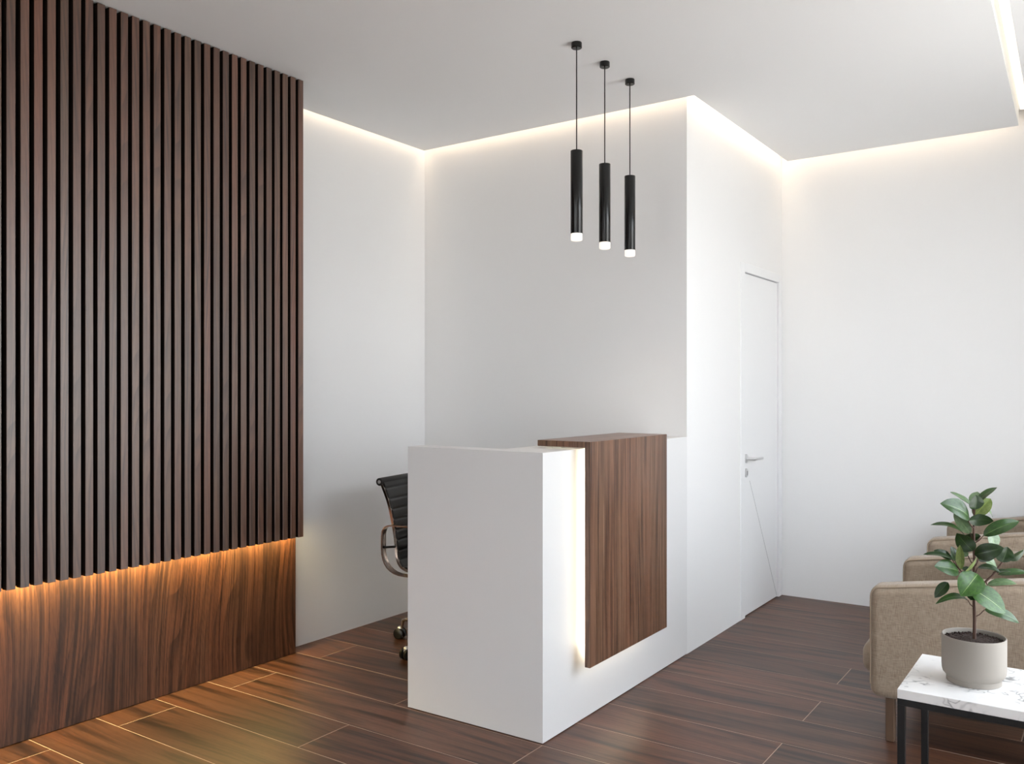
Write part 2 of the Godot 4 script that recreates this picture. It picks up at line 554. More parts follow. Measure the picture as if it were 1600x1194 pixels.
func make_room() -> void:
	# floor: grout bed with wood-look planks
	var fl := thing("floor")
	tag(fl, "dark walnut plank floor with thin pale grout lines", "floor", "", "structure")
	put("grout_bed", box(Vector3(LEFT_X - 0.2, -0.2, REAR_Z - 0.2), Vector3(RIGHT_X + 0.2, -0.0005, FRONT_Z + 0.2), 0.0001), mat.grout, fl)
	var pitch := 0.2683
	var row := 0
	var k0 := -16
	for k in range(k0, 16):
		var z1 := -1.7085 - pitch * k          # near edge of the row
		var z0 := z1 - pitch
		if z1 > FRONT_Z + 0.05 or z0 < REAR_Z - 0.1:
			continue
		z1 = minf(z1, FRONT_Z); z0 = maxf(z0, REAR_Z)
		if z1 - z0 < 0.02:
			continue
		var joints := []
		var odd := posmod(k, 2) == 1
		# measured joints: odd rows break at -3.271, -1.775, ...; even rows half a plank over; past the desk the right side is shifted
		var start := -3.271 if odd else -2.523
		joints.append(LEFT_X)
		var x := start - 1.498
		while x < RIGHT_X:
			if x > LEFT_X + 0.05 and x < RIGHT_X - 0.05:
				joints.append(x)
			x += 1.498
		if z1 < -2.9:
			joints = [LEFT_X]
			for xx in ([-3.271, -1.8, -1.031, 0.467] if odd else [-2.523, -1.8, -0.28]):
				joints.append(xx)
		joints.append(RIGHT_X)
		for j in joints.size() - 1:
			var gap := 0.0015
			var lo := Vector3(joints[j] + gap, -0.012, z0 + gap)
			var hi := Vector3(joints[j + 1] - gap, 0.0, z1 - gap)
			var s := Shape.new()
			var off := Vector2(rng.randf_range(0.0, 2.6), rng.randf_range(0.0, 1.2))
			var c := 0.0007
			var size := Vector2(4.2, 1.5)
			var uv := func(p: Vector3) -> Vector2: return Vector2((p.x - lo.x + off.x) / size.x, (p.z - lo.z + off.y) / size.y)
			var t := [Vector3(lo.x + c, 0, hi.z - c), Vector3(hi.x - c, 0, hi.z - c), Vector3(hi.x - c, 0, lo.z + c), Vector3(lo.x + c, 0, lo.z + c)]
			var e := [Vector3(lo.x, -c, hi.z), Vector3(hi.x, -c, hi.z), Vector3(hi.x, -c, lo.z), Vector3(lo.x, -c, lo.z)]
			var b := [Vector3(lo.x, lo.y, hi.z), Vector3(hi.x, lo.y, hi.z), Vector3(hi.x, lo.y, lo.z), Vector3(lo.x, lo.y, lo.z)]
			s.quad(t[0], t[1], t[2], t[3], uv.call(t[0]), uv.call(t[1]), uv.call(t[2]), uv.call(t[3]))
			for q in 4:
				var r := (q + 1) % 4
				s.quad(e[q], e[r], t[r], t[q], uv.call(e[q]), uv.call(e[r]), uv.call(t[r]), uv.call(t[q]))
				s.quad(b[q], b[r], e[r], e[q], uv.call(b[q]), uv.call(b[r]), uv.call(e[r]), uv.call(e[q]))
			put("plank", s, mat.planks[rng.randi() % 4], fl)
		row += 1
	# walls
	var top := ROOF_Y
	var T := 0.2
	tag(put("wall_left", box(Vector3(LEFT_X - T, -0.1, BACK_Z - T), Vector3(LEFT_X, top, FRONT_Z + T), 0.001), mat.wall), "white wall at the left, behind the office chair and the slatted panel", "wall", "", "structure")
	tag(put("wall_back", box(Vector3(LEFT_X, -0.1, BACK_Z - T), Vector3(DESK_X, top, BACK_Z), 0.00002), mat.wall), "pale grey-white wall behind the pendant lamps and the desk", "wall", "", "structure")
	# the wall with the door: three pieces round the opening, one mesh
	var dz0 := -5.672
	var dz1 := -4.972
	var w := Shape.new()
	w.cbox(Vector3(DESK_X - T, -0.1, dz1), Vector3(DESK_X, top, BACK_Z - T - 0.0001), 0.00002)
	w.cbox(Vector3(DESK_X - T, 2.058, dz0), Vector3(DESK_X, top, dz1), 0.00002)
	w.cbox(Vector3(DESK_X - T, -0.1, REAR_Z - T), Vector3(DESK_X, top, dz0), 0.00002)
	tag(put("wall_inner", w, mat.wall), "bright white wall that carries the door and runs into the desk", "wall", "", "structure")
	tag(put("wall_rear", box(Vector3(DESK_X, -0.1, REAR_Z - T), Vector3(RIGHT_X + T, top, REAR_Z), 0.001), mat.wall), "white rear wall behind the row of armchairs", "wall", "", "structure")
	# two windows in the right wall, one wide window in the wall behind the viewer
	var wy0 := 0.12
	var wy1 := 2.55
	var rw := Shape.new()
	rw.cbox(Vector3(RIGHT_X, -0.1, REAR_Z), Vector3(RIGHT_X + T, wy0, FRONT_Z), 0.001)
	rw.cbox(Vector3(RIGHT_X, wy1, REAR_Z), Vector3(RIGHT_X + T, top, FRONT_Z), 0.001)
	var edge := REAR_Z
	for q in [[-4.4, -2.3], [0.7, 2.1]]:
		rw.cbox(Vector3(RIGHT_X, wy0, edge), Vector3(RIGHT_X + T, wy1, q[0]), 0.001)
		edge = q[1]
		make_window(Vector3(RIGHT_X + 0.08, wy0, q[0]), q[1] - q[0], wy1 - wy0, 0.0, "wide window in the right-hand wall letting daylight in over the armchairs" if q[0] < -2.0 else "second window in the right-hand wall, beside the viewer")
	rw.cbox(Vector3(RIGHT_X, wy0, edge), Vector3(RIGHT_X + T, wy1, FRONT_Z), 0.001)
	tag(put("wall_right", rw, mat.wall), "white window wall at the right, behind the armchairs", "wall", "", "structure")
	var fw := Shape.new()
	var fx0 := -2.2
	var fx1 := -1.0
	fw.cbox(Vector3(LEFT_X - T, -0.1, FRONT_Z), Vector3(fx0, top, FRONT_Z + T), 0.001)
	fw.cbox(Vector3(fx1, -0.1, FRONT_Z), Vector3(RIGHT_X + T, top, FRONT_Z + T), 0.001)
	fw.cbox(Vector3(fx0, -0.1, FRONT_Z), Vector3(fx1, wy0, FRONT_Z + T), 0.001)
	fw.cbox(Vector3(fx0, wy1, FRONT_Z), Vector3(fx1, top, FRONT_Z + T), 0.001)
	tag(put("wall_front", fw, mat.wall), "white wall with a window, closing the room behind the viewer", "wall", "", "structure")
	make_window(Vector3(fx0, wy0, FRONT_Z + 0.08), fx1 - fx0, wy1 - wy0, 90.0, "window in the wall behind the viewer")
	# ceiling: slab above, dropped ceiling below with a gap along the walls
	var ce := thing("ceiling")
	tag(ce, "light grey dropped ceiling with a lit gap along the walls", "ceiling", "", "structure")
	put("roof_slab", box(Vector3(LEFT_X - T, ROOF_Y, REAR_Z - T), Vector3(RIGHT_X + T, ROOF_Y + 0.2, FRONT_Z + T), 0.001), mat.wall, ce)
	var z_end := FRONT_Z
	var drop := Shape.new()
	drop.prism(PackedVector2Array([Vector2(-3.466, z_end), Vector2(-3.466, -4.09), Vector2(-1.705, -4.08), Vector2(-1.705, -5.6), Vector2(slot_x(-5.57), -5.57), Vector2(slot_x(z_end), z_end)]), CEIL_Y, ROOF_Y)
	put("dropped_panel", drop, mat.ceiling, ce)
	var sof := Shape.new()
	sof.prism(PackedVector2Array([Vector2(slot_x(-5.6) + 0.057, -5.6), Vector2(RIGHT_X, -5.6), Vector2(RIGHT_X, z_end), Vector2(slot_x(z_end) + 0.057, z_end)]), CEIL_Y, ROOF_Y)
	put("soffit", sof, mat.ceiling, ce)
	# door
	var d := thing("door_1", Vector3(DESK_X, 0, -4.936))
	tag(d, "tall white flush door with a steel lever handle at the end of the bright wall", "door", "", "structure")
	put("door_frame", box(Vector3(-0.15, 0.0, -0.069), Vector3(0.004, 2.094, 0.0), 0.002), mat.door, d)
	put("door_frame", box(Vector3(-0.15, 0.0, -0.767), Vector3(0.004, 2.094, -0.705), 0.002), mat.door, d)
	put("door_frame", box(Vector3(-0.15, 2.041, -0.705), Vector3(0.004, 2.094, -0.069), 0.002), mat.door, d)
	var leaf := put("door_leaf", box(Vector3(-0.055, 0.004, -0.701), Vector3(-0.008, 2.037, -0.071), 0.002), mat.door, d)
	put("rebate", box(Vector3(-0.15, 0.0, -0.706), Vector3(-0.06, 2.042, -0.068), 0.001), mat.gap, d)
	var gr := Shape.new()
	var ga := Vector3(-0.0078, 0.80, -0.178)
	var gb := Vector3(-0.0078, 0.012, -0.690)
	gr.tube([ga, ga.lerp(gb, 0.5), gb], [0.0013], 6)
	put("scored_line", gr, mat.gap, leaf)
	var lev := Shape.new()
	lev.tube([Vector3(-0.005, 0.937, -0.11), Vector3(0.035, 0.937, -0.11), Vector3(0.046, 0.937, -0.118), Vector3(0.05, 0.936, -0.14), Vector3(0.05, 0.934, -0.235)], [0.0095], 12)
	var h := put("handle", lev, mat.steel, leaf)
	h.set_meta("label", "brushed steel lever handle")
	var rose := Shape.new()
	rose.lathe([Vector2(0, 0), Vector2(0.026, 0), Vector2(0.026, 0.007), Vector2(0.022, 0.01), Vector2(0, 0.01)], 28)
	var ro := put("handle_rose", rose, mat.steel, leaf)
	ro.transform = Transform3D(Basis(Vector3(0, 0, 1), -PI / 2), Vector3(-0.008, 0.937, -0.11))
	var es := put("lock_rose", rose, mat.steel, leaf)
	es.transform = Transform3D(Basis(Vector3(0, 0, 1), -PI / 2), Vector3(-0.008, 0.852, -0.11))
	var kh := put("keyhole", box(Vector3(0.0016, 0.838, -0.113), Vector3(0.003, 0.864, -0.107), 0.0005), mat.plastic, leaf)
	kh.set_meta("label", "dark keyhole slot")

func make_window(at: Vector3, L: float, Hh: float, turn: float, label: String) -> void:
	window_count += 1
	var win := thing("window_%d" % window_count, at, turn)
	tag(win, label, "window", "", "structure")
	put("window_frame", box(Vector3(0, 0, 0), Vector3(0.06, 0.05, L), 0.004), mat.sash, win)
	put("window_frame", box(Vector3(0, Hh - 0.05, 0), Vector3(0.06, Hh, L), 0.004), mat.sash, win)
	var n := int(round(L / 1.1))
	for q in n + 1:
		var zz := clampf(L * q / n - 0.025, 0.0, L - 0.05)
		put("mullion", box(Vector3(0, 0.05, zz), Vector3(0.06, Hh - 0.05, zz + 0.05), 0.004), mat.sash, win)
	for q in n:
		put("pane", box(Vector3(0.027, 0.05, L * q / n + 0.02), Vector3(0.033, Hh - 0.05, L * (q + 1) / n - 0.02), 0.0005), mat.glass, win)

# ------------------------------------------------------------------ light coves
func cove(label: String, a: Vector3, b: Vector3, width: float, energy: float, glowing: float, color: Color) -> void:
	var o := thing("cove_light", (a + b) * 0.5)
	tag(o, label, "strip light", "strip lights in the ceiling gap")
	var d := b - a
	var m := Shape.new()
	m.cbox(Vector3(-width / 2, -0.008, -d.length() / 2), Vector3(width / 2, 0.0, d.length() / 2), 0.002)
	o.rotation.y = atan2(d.x, d.z)
	put("light_strip", m, glow(color, glowing), o)
	strip_light(o, Vector3(0, -0.0095, 0), Vector2(width, d.length()), Vector3.DOWN, energy * COVE, color, Vector3.RIGHT)

func make_coves() -> void:
	var c := Color(1.0, 0.90, 0.78)
	var y := ROOF_Y
	cove("warm strip light in the ceiling gap over the left wall", Vector3(-3.487, y, -4.12), Vector3(-3.487, y, -1.9), 0.034, 5.0, 0.3, c)
	cove("warm strip light in the ceiling gap over the wall behind the pendant lamps", Vector3(-3.45, y, -4.122), Vector3(-1.74, y, -4.117), 0.04, 4.0, 0.3, c)
	cove("warm strip light in the ceiling gap over the door wall", Vector3(-1.74, y, -4.15), Vector3(-1.74, y, -5.65), 0.04, 5.0, 0.3, c)
	cove("warm strip light in the ceiling gap over the rear wall", Vector3(-1.70, y, -5.655), Vector3(-0.45, y, -5.64), 0.05, 2.4, 0.3, c)
	cove("bright white strip light in the ceiling slot at the right", Vector3(slot_x(-5.66) + 0.0285, y, -5.66), Vector3(slot_x(-0.6) + 0.0285, y, -0.6), 0.05, 3.0 * SLOT, 1.15, Color(1.0, 0.95, 0.86))

# ------------------------------------------------------------------ wall panels at the left
func make_panels() -> void:
	var lo := thing("walnut_panel", Vector3(-3.47, 0, -1.6))
	tag(lo, "low walnut veneer panel under the slatted panel, lit from above", "wall panel")
	put("veneer_board", box(Vector3(-0.042, 0.002, -1.44), Vector3(0.04, 0.645, 1.9), 0.0015, 1, Vector2(0, 0), Vector2(0.8, 3.4)), mat.panel, lo)
	var warm := Color(1.0, 0.88, 0.58)
	var led := put("light_strip", box(Vector3(0.0402, 0.643, -1.43), Vector3(0.088, 0.651, 1.9), 0.001), glow(warm, 0.6), lo)
	led.set_meta("label", "warm light strip along the top edge")
	strip_light(lo, Vector3(0.078, 0.640, 0.23), Vector2(0.02, 3.3), Vector3(-0.3, -1, 0), 4.0 * SLATLED, warm, Vector3(1, -0.3, 0))
	var p := thing("slatted_panel", Vector3(-3.145, 0, -2.834))
	tag(p, "tall dark walnut panel of vertical slats hung from the ceiling at the left", "wall panel")
	var y0 := 0.652
	var pitch := 0.0469
	var count := 64
	put("backing_board", box(Vector3(-0.28, y0 + 0.004, 0.004), Vector3(-0.033, CEIL_Y - 0.004, pitch * count), 0.001, 1, Vector2(0, 0), Vector2(2.4, 3.0)), mat.slat_core, p)
	for k in count:
		var z := pitch * k
		var z1 := z + 0.0295
		var front := Shape.new()
		var off := Vector2(rng.randf_range(0, 0.2), rng.randf_range(0, 0.5))
		front.cbox(Vector3(-0.004, y0, z), Vector3(0, CEIL_Y - 0.003, z1), 0.0012, 1, off, Vector2(2.4, 0.6))
		var core := Shape.new()
		core.cbox(Vector3(-0.034, y0, z + 0.0004), Vector3(-0.004, CEIL_Y - 0.003, z1 - 0.0004), 0.0004)
		put_mesh("slat", core.surface(front.surface(ArrayMesh.new(), mat.slats[rng.randi() % 4]), mat.slat_core), p)
# ------------------------------------------------------------------ reception desk
func make_desk() -> void:
	var d := thing("reception_desk", Vector3(DESK_X, 0, -2.79))
	tag(d, "white reception desk with a walnut counter and glowing edge", "desk")
	# the white body is one L-shaped piece: short front, long side running into the wall
	var body := Shape.new()
	body.prism(PackedVector2Array([Vector2(-0.677, 0), Vector2(-0.677, -0.105), Vector2(-0.249, -0.105), Vector2(-0.249, -1.3645), Vector2(0, -1.3645), Vector2(0, 0)]), 0.003, 1.107)
	put("desk_body", body, mat.lacquer, d)
	put("worktop", box(Vector3(-0.66, 0.71, -1.36), Vector3(-0.25, 0.74, -0.106), 0.003), mat.lacquer, d)
	var s := Vector2(1.1, 0.9)
	var c := Shape.new()
	# front board and top shelf of the walnut counter, mitred into one hook
	c.cbox(Vector3(0.0515, 0.2415, -0.956), Vector3(0.076, 1.1399, -0.23), 0.0012, 1, Vector2(0.02, 0.05), s)
	var cp := put("counter_front", c, mat.counter, d)
	cp.set_meta("label", "walnut front board")
	var ct := put("counter_top", box(Vector3(-0.172, 1.1155, -0.956), Vector3(0.0514, 1.14, -0.23), 0.0012, 2, Vector2(0.02, 0.3), s), mat.counter, d)
	ct.set_meta("label", "walnut counter top")
	for z in [-0.9, -0.28]:
		put("standoff", box(Vector3(-0.12, 1.1065, z - 0.02), Vector3(-0.08, 1.116, z + 0.02), 0.001), mat.steel, d)
	var warm := Color(1.0, 0.965, 0.86)
	var g := glow(warm, 2.5 * DESKLED)
	put("light_strip", box(Vector3(0.042, 0.305, -0.340), Vector3(0.0515, 1.095, -0.325), 0.001), g, d)
	put("light_strip", box(Vector3(0.042, 0.290, -0.88), Vector3(0.0515, 0.3045, -0.325), 0.001), g, d)
	put("light_strip", box(Vector3(-0.155, 1.1115, -0.27), Vector3(0.04, 1.1155, -0.255), 0.0005), g, d)
	strip_light(d, Vector3(0.0412, 0.70, -0.332), Vector2(0.015, 0.79), Vector3.LEFT, 3.0 * DESKLED, warm, Vector3(0, 0, 1))
	strip_light(d, Vector3(0.0412, 0.297, -0.60), Vector2(0.55, 0.015), Vector3.LEFT, 2.0 * DESKLED, warm, Vector3(0, 0, 1))
	strip_light(d, Vector3(-0.057, 1.1108, -0.262), Vector2(0.19, 0.014), Vector3.DOWN, 0.03 * DESKLED, warm, Vector3(1, 0, 0))

# ------------------------------------------------------------------ pendant lamps
func make_pendants() -> void:
	var canopy := Shape.new()
	canopy.lathe([Vector2(0, -0.024), Vector2(0.0205, -0.024), Vector2(0.0225, -0.022), Vector2(0.0225, -0.002), Vector2(0.0215, 0.0), Vector2(0, 0)], 36)
	var cord := Shape.new()
	cord.tube([Vector3(0, -0.024, 0), Vector3(0, -0.25, 0), Vector3(0, -0.456, 0)], [0.0026], 10)
	var shade := Shape.new()
	shade.lathe([Vector2(0.023, -0.806), Vector2(0.0252, -0.806), Vector2(0.0257, -0.805), Vector2(0.0257, -0.4575), Vector2(0.0247, -0.456), Vector2(0.004, -0.455), Vector2(0, -0.455)], 48)
	var tip := Shape.new()
	tip.lathe([Vector2(0, -0.836), Vector2(0.019, -0.8355), Vector2(0.0225, -0.834), Vector2(0.0242, -0.830), Vector2(0.0242, -0.806), Vector2(0.0, -0.80)], 40)
	var labels := ["slim black cylinder pendant lamp, nearest and leftmost of the three over the desk", "slim black cylinder pendant lamp, the middle one of the three over the desk", "slim black cylinder pendant lamp, furthest and rightmost of the three over the desk"]
	for k in 3:
		var o := thing("pendant_lamp", Vector3(-1.855 - 0.0065 * k, CEIL_Y, -3.18 - 0.26 * k))
		tag(o, labels[k], "pendant lamp", "pendant lamps over the desk")
		put("canopy", canopy, mat.black, o)
		put("cord", cord, mat.cord, o)
		put("lamp_shade", shade, mat.black, o)
		var t := put("diffuser", tip, mat.diffuser, o)
		t.set_meta("label", "frosted glowing tip")
		var l := SpotLight3D.new()
		l.name = "pendant_glow"
		l.light_color = Color(1.0, 0.93, 0.84)
		l.light_energy = 0.35 * PENDANT
		l.spot_range = 8.0
		l.spot_attenuation = 2.0
		l.spot_angle = 62.0
		l.light_size = 0.022
		l.shadow_enabled = true
		o.add_child(l, true)
		l.position = Vector3(0, -0.85, 0)
		l.rotation_degrees.x = -90

# ------------------------------------------------------------------ office chair behind the desk
func make_office_chair() -> void:
	var o := thing("office_chair", Vector3(-2.85, 0, -3.6), 11.0)
	tag(o, "black ribbed leather office chair with polished arms behind the white desk", "office chair")
	# side profile of the sling, front lip to top roll
	var key := [Vector2(0.245, 0.395), Vector2(0.262, 0.425), Vector2(0.235, 0.448), Vector2(0.10, 0.440), Vector2(-0.05, 0.428), Vector2(-0.13, 0.428), Vector2(-0.175, 0.445), Vector2(-0.198, 0.49), Vector2(-0.205, 0.56), Vector2(-0.222, 0.66), Vector2(-0.25, 0.77), Vector2(-0.292, 0.868)]
	var cv := Curve2D.new()
	for k in key.size():
		var a: Vector2 = key[maxi(k - 1, 0)]
		var b: Vector2 = key[mini(k + 1, key.size() - 1)]
		cv.add_point(key[k], -(b - a) / 6.0, (b - a) / 6.0)
	var length := cv.get_baked_length()
	var s := Shape.new()
	var n := 200
	var rows := []
	for k in n + 1:
		var d := length * k / n
		var p := cv.sample_baked(d, true)
		var q := (cv.sample_baked(minf(d + 0.004, length), true) - cv.sample_baked(maxf(d - 0.004, 0), true)).normalized()
		var nn := Vector2(q.y, -q.x)           # towards the sitter
		var groove := pow(absf(cos(PI * d / 0.052)), 14.0)
		var half := 0.012 - 0.0052 * groove
		var slope := 0.0
		var gd := pow(absf(cos(PI * (d + 0.002) / 0.052)), 14.0)
		slope = (gd - groove) * 0.0052 / 0.002
		rows.append([p, nn, half, q, slope])
	for side in [1.0, -1.0]:
		var prev := []
		for k in n + 1:
			var r: Array = rows[k]
			var p: Vector2 = r[0] + r[1] * r[2] * side
			var nv: Vector2 = (r[1] * side + r[3] * r[4]).normalized()
			var now := [s.vert(Vector3(p.x, p.y, -0.232), Vector3(nv.x, nv.y, 0)), s.vert(Vector3(p.x, p.y, 0.232), Vector3(nv.x, nv.y, 0))]
			if k > 0:
				if side > 0:
					s.quad_i(prev[0], now[0], now[1], prev[1])
				else:
					s.quad_i(prev[0], prev[1], now[1], now[0])
			prev = now
	for z in [-0.232, 0.232]:
		for k in n:
			var a: Array = rows[k]
			var b: Array = rows[k + 1]
			var q := [a[0] + a[1] * a[2], a[0] - a[1] * a[2], b[0] - b[1] * b[2], b[0] + b[1] * b[2]]
			var w := []
			for e in q:
				w.append(Vector3(e.x, e.y, z))
			if ((w[1] - w[0]).cross(w[2] - w[0]).z > 0) != (z > 0):
				w.reverse()
			s.quad(w[0], w[1], w[2], w[3])
	put("sling_seat", s, mat.leather, o)
	var rail := []
	for k in 61:
		rail.append(cv.sample_baked(length * (0.02 + 0.96 * k / 60.0), true))
	for z in [-0.238, 0.238]:
		var r := Shape.new()
		r.bar(rail, 0.013, z - 0.005, z + 0.005)
		var ra := put("side_rail", r, mat.chrome, o)
		ra.set_meta("label", "polished side rail")
	for e in [[Vector2(-0.300, 0.872), 0.0205], [Vector2(0.243, 0.405), 0.017]]:
		var roll := Shape.new()
		var rr: float = e[1]
		roll.lathe([Vector2(0, -0.246), Vector2(rr * 0.9, -0.246), Vector2(rr, -0.243), Vector2(rr, 0.243), Vector2(rr * 0.9, 0.246), Vector2(0, 0.246)], 24)
		var ro := put("leather_roll", roll, mat.leather, o)
		ro.transform = Transform3D(Basis(Vector3(1, 0, 0), PI / 2), Vector3(e[0].x, e[0].y, 0))
		for z in [-0.2465, 0.2465]:
			var cap := Shape.new()
			cap.lathe([Vector2(0, -0.002), Vector2(0.008, -0.002), Vector2(0.009, 0), Vector2(0.008, 0.002), Vector2(0, 0.002)], 18)
			var ca := put("end_cap", cap, mat.steel, ro)
			ca.position = Vector3(0, z, 0)
	# arm loops: flat polished bar bent into a rounded loop
	var loop := []
	var corners := [[Vector2(0.17, 0.664), 0.05], [Vector2(-0.240, 0.664), 0.055], [Vector2(-0.242, 0.420), 0.13], [Vector2(0.12, 0.412), 0.05]]
	for k in 4:
		var p: Vector2 = corners[k][0]
		var rad: float = corners[k][1]
		var a: Vector2 = (corners[(k + 3) % 4][0] - p).normalized()
		var b: Vector2 = (corners[(k + 1) % 4][0] - p).normalized()
		for q in 9:
			var t := q / 8.0
			loop.append((p + a * rad).lerp(p, t).lerp(p.lerp(p + b * rad, t), t))
	for z in [-0.30, 0.30]:
		var b := Shape.new()
		b.bar(loop, 0.007, z - 0.019, z + 0.019, true)
		var ar := put("arm_loop", b, mat.chrome, o)
		ar.set_meta("label", "polished metal arm loop")
		var zi: float = z - signf(z) * 0.019
		var br := Shape.new()
		br.tube([Vector3(-0.236, 0.55, z), Vector3(-0.205, 0.545, signf(z) * 0.235)], [0.006], 10)
		put("arm_bracket", br, mat.plastic, o)
		var br2 := Shape.new()
		br2.tube([Vector3(0.0, 0.413, z), Vector3(0.0, 0.42, signf(z) * 0.235)], [0.008], 10)
		put("arm_bracket", br2, mat.plastic, o)
	var brace := Shape.new()
	brace.tube([Vector3(0.0, 0.412, -0.24), Vector3(0, 0.395, -0.12), Vector3(0, 0.385, 0), Vector3(0, 0.395, 0.12), Vector3(0, 0.412, 0.24)], [0.014], 10)
	brace.cbox(Vector3(-0.08, 0.355, -0.05), Vector3(0.08, 0.39, 0.05), 0.006)
	put("under_brace", brace, mat.steel, o)
	var col := Shape.new()
	col.lathe([Vector2(0, 0.075), Vector2(0.034, 0.075), Vector2(0.034, 0.15), Vector2(0.026, 0.16), Vector2(0.026, 0.26), Vector2(0.016, 0.265), Vector2(0.016, 0.36), Vector2(0, 0.36)], 24)
	put("column", col, mat.steel, o)
	for k in 5:
		var a := deg_to_rad(190.5 - 11.0 + 72.0 * k)
		var dir := Vector3(cos(a), 0, -sin(a))
		var leg := Shape.new()
		leg.tube([dir * 0.02 + Vector3(0, 0.125, 0), dir * 0.16 + Vector3(0, 0.118, 0), dir * 0.285 + Vector3(0, 0.108, 0), dir * 0.305 + Vector3(0, 0.10, 0), dir * 0.312 + Vector3(0, 0.07, 0), dir * 0.313 + Vector3(0, 0.052, 0)], [0.020, 0.015, 0.011, 0.010, 0.008, 0.007], 12)
		var le := put("base_leg", leg, mat.chrome, o)
		le.set_meta("label", "polished star base leg")
		var tan_d := Vector3(-dir.z, 0, dir.x)
		var wheel := Shape.new()
		wheel.lathe([Vector2(0, -0.011), Vector2(0.022, -0.011), Vector2(0.0285, -0.007), Vector2(0.0285, 0.007), Vector2(0.022, 0.011), Vector2(0, 0.011)], 24)
		for sd in [-1, 1]:
			var wh := put("caster_wheel", wheel, mat.plastic, o)
			wh.transform = Transform3D(Basis(dir, tan_d, dir.cross(tan_d)), dir * 0.325 + Vector3(0, 0.0287, 0) + tan_d * 0.0155 * sd)
		var hood := Shape.new()
		hood.rbox(dir * 0.325 + Vector3(-0.013, 0.034, -0.013), dir * 0.325 + Vector3(0.013, 0.066, 0.013), 0.009, 3)
		put("caster_hood", hood, mat.steel, o)

# ------------------------------------------------------------------ armchairs
func make_armchair() -> Node3D:
	var o := thing("armchair", Vector3(-0.36, 0, -3.915))
	var ly := func(p: Vector3) -> Vector3:      # arms rise gently towards the back
		var f := clampf((p.y - 0.17) / 0.42, 0, 1)
		return p + Vector3(0, f * 0.155 * (p.x + 0.405) - (1.0 - f) * 0.0, 0)
	for z in [0.325, -0.325]:
		var a := Shape.new()
		a.rbox(Vector3(-0.405, 0.168, z - 0.06), Vector3(0.40, 0.592, z + 0.06), 0.036, 6, ly, 6)
		var ar := put("arm", a, mat.fabric, o)
		for zs in [z - 0.052, z + 0.052]:
			var pts := []
			# seam cord along the top and the front of each cheek
			for k in 12:
				var x := lerpf(0.36, -0.372, k / 11.0)
				pts.append(ly.call(Vector3(x, 0.584, zs)))
			for k in 5:
				var t := PI / 2 * (k + 1) / 5.0
				pts.append(ly.call(Vector3(-0.369 - 0.030 * sin(t), 0.556 + 0.028 * cos(t), zs)))
			for k in 6:
				pts.append(ly.call(Vector3(-0.400, lerpf(0.53, 0.22, k / 5.0), zs)))
			var pp := Shape.new()
			pp.tube(pts, [0.0028], 6)
			put("seam_piping", pp, mat.piping, ar)
	var base := Shape.new()
	base.rbox(Vector3(-0.385, 0.185, -0.264), Vector3(0.38, 0.25, 0.264), 0.02, 3)
	put("seat_base", base, mat.fabric, o)
	var cu := Shape.new()
	cu.rbox(Vector3(-0.462, 0.215, -0.262), Vector3(0.22, 0.335, 0.262), 0.045, 6, func(p: Vector3) -> Vector3: return p + Vector3(0, 0.02 * (1.0 - pow(p.z / 0.27, 2)) * clampf((p.y - 0.25) / 0.08, 0, 1), 0), 6)
	put("seat_cushion", cu, mat.fabric, o)
	var bk := Shape.new()
	bk.rbox(Vector3(0.16, 0.2, -0.264), Vector3(0.40, 0.78, 0.264), 0.06, 6, func(p: Vector3) -> Vector3: return p + Vector3(0.10 * (p.y - 0.4), 0, 0), 4)
	put("backrest", bk, mat.fabric, o)
	for x in [-0.335, 0.34]:
		for z in [0.335, -0.335]:
			var l := Shape.new()
			l.cbox(Vector3(x - 0.016, 0.0, z - 0.016), Vector3(x + 0.016, 0.19, z + 0.016), 0.003)
			put("leg", l, mat.leg_wood, o)
	return o

func make_armchairs() -> void:
	var a := make_armchair()
	tag(a, "beige linen armchair nearest the viewer, beside the marble table", "armchair", "beige armchairs along the window")
	var b := a.duplicate()
	b.name = numbered("armchair")
	add_child(b)
	b.position = a.position + Vector3(0, 0, -1.265)
	tag(b, "beige linen armchair further back, in front of the rear wall", "armchair", "beige armchairs along the window")

# ------------------------------------------------------------------ side table
func make_table() -> void:
	var o := thing("side_table", Vector3(-0.19, 0, -3.02))
	tag(o, "side table with a veined white marble top on a thin black metal frame", "table")
	var x0 := -0.337; var x1 := 0.337; var z0 := -0.209; var z1 := 0.212
	put("marble_top", box(Vector3(x0, 0.422, z0), Vector3(x1, 0.45, z1), 0.0012), mat.marble, o)
	var w := 0.021
	for x in [x0, x1 - w]:
		for z in [z0, z1 - w]:
			put("leg", box(Vector3(x, 0, z), Vector3(x + w, 0.402, z + w), 0.001), mat.frame_black, o)
	for z in [z0, z1 - w]:
		put("frame_rail", box(Vector3(x0, 0.4021, z), Vector3(x1, 0.4219, z + w), 0.001), mat.frame_black, o)
	for x in [x0, x1 - w]:
		put("frame_rail", box(Vector3(x, 0.4021, z0 + w), Vector3(x + w, 0.4219, z1 - w), 0.001), mat.frame_black, o)

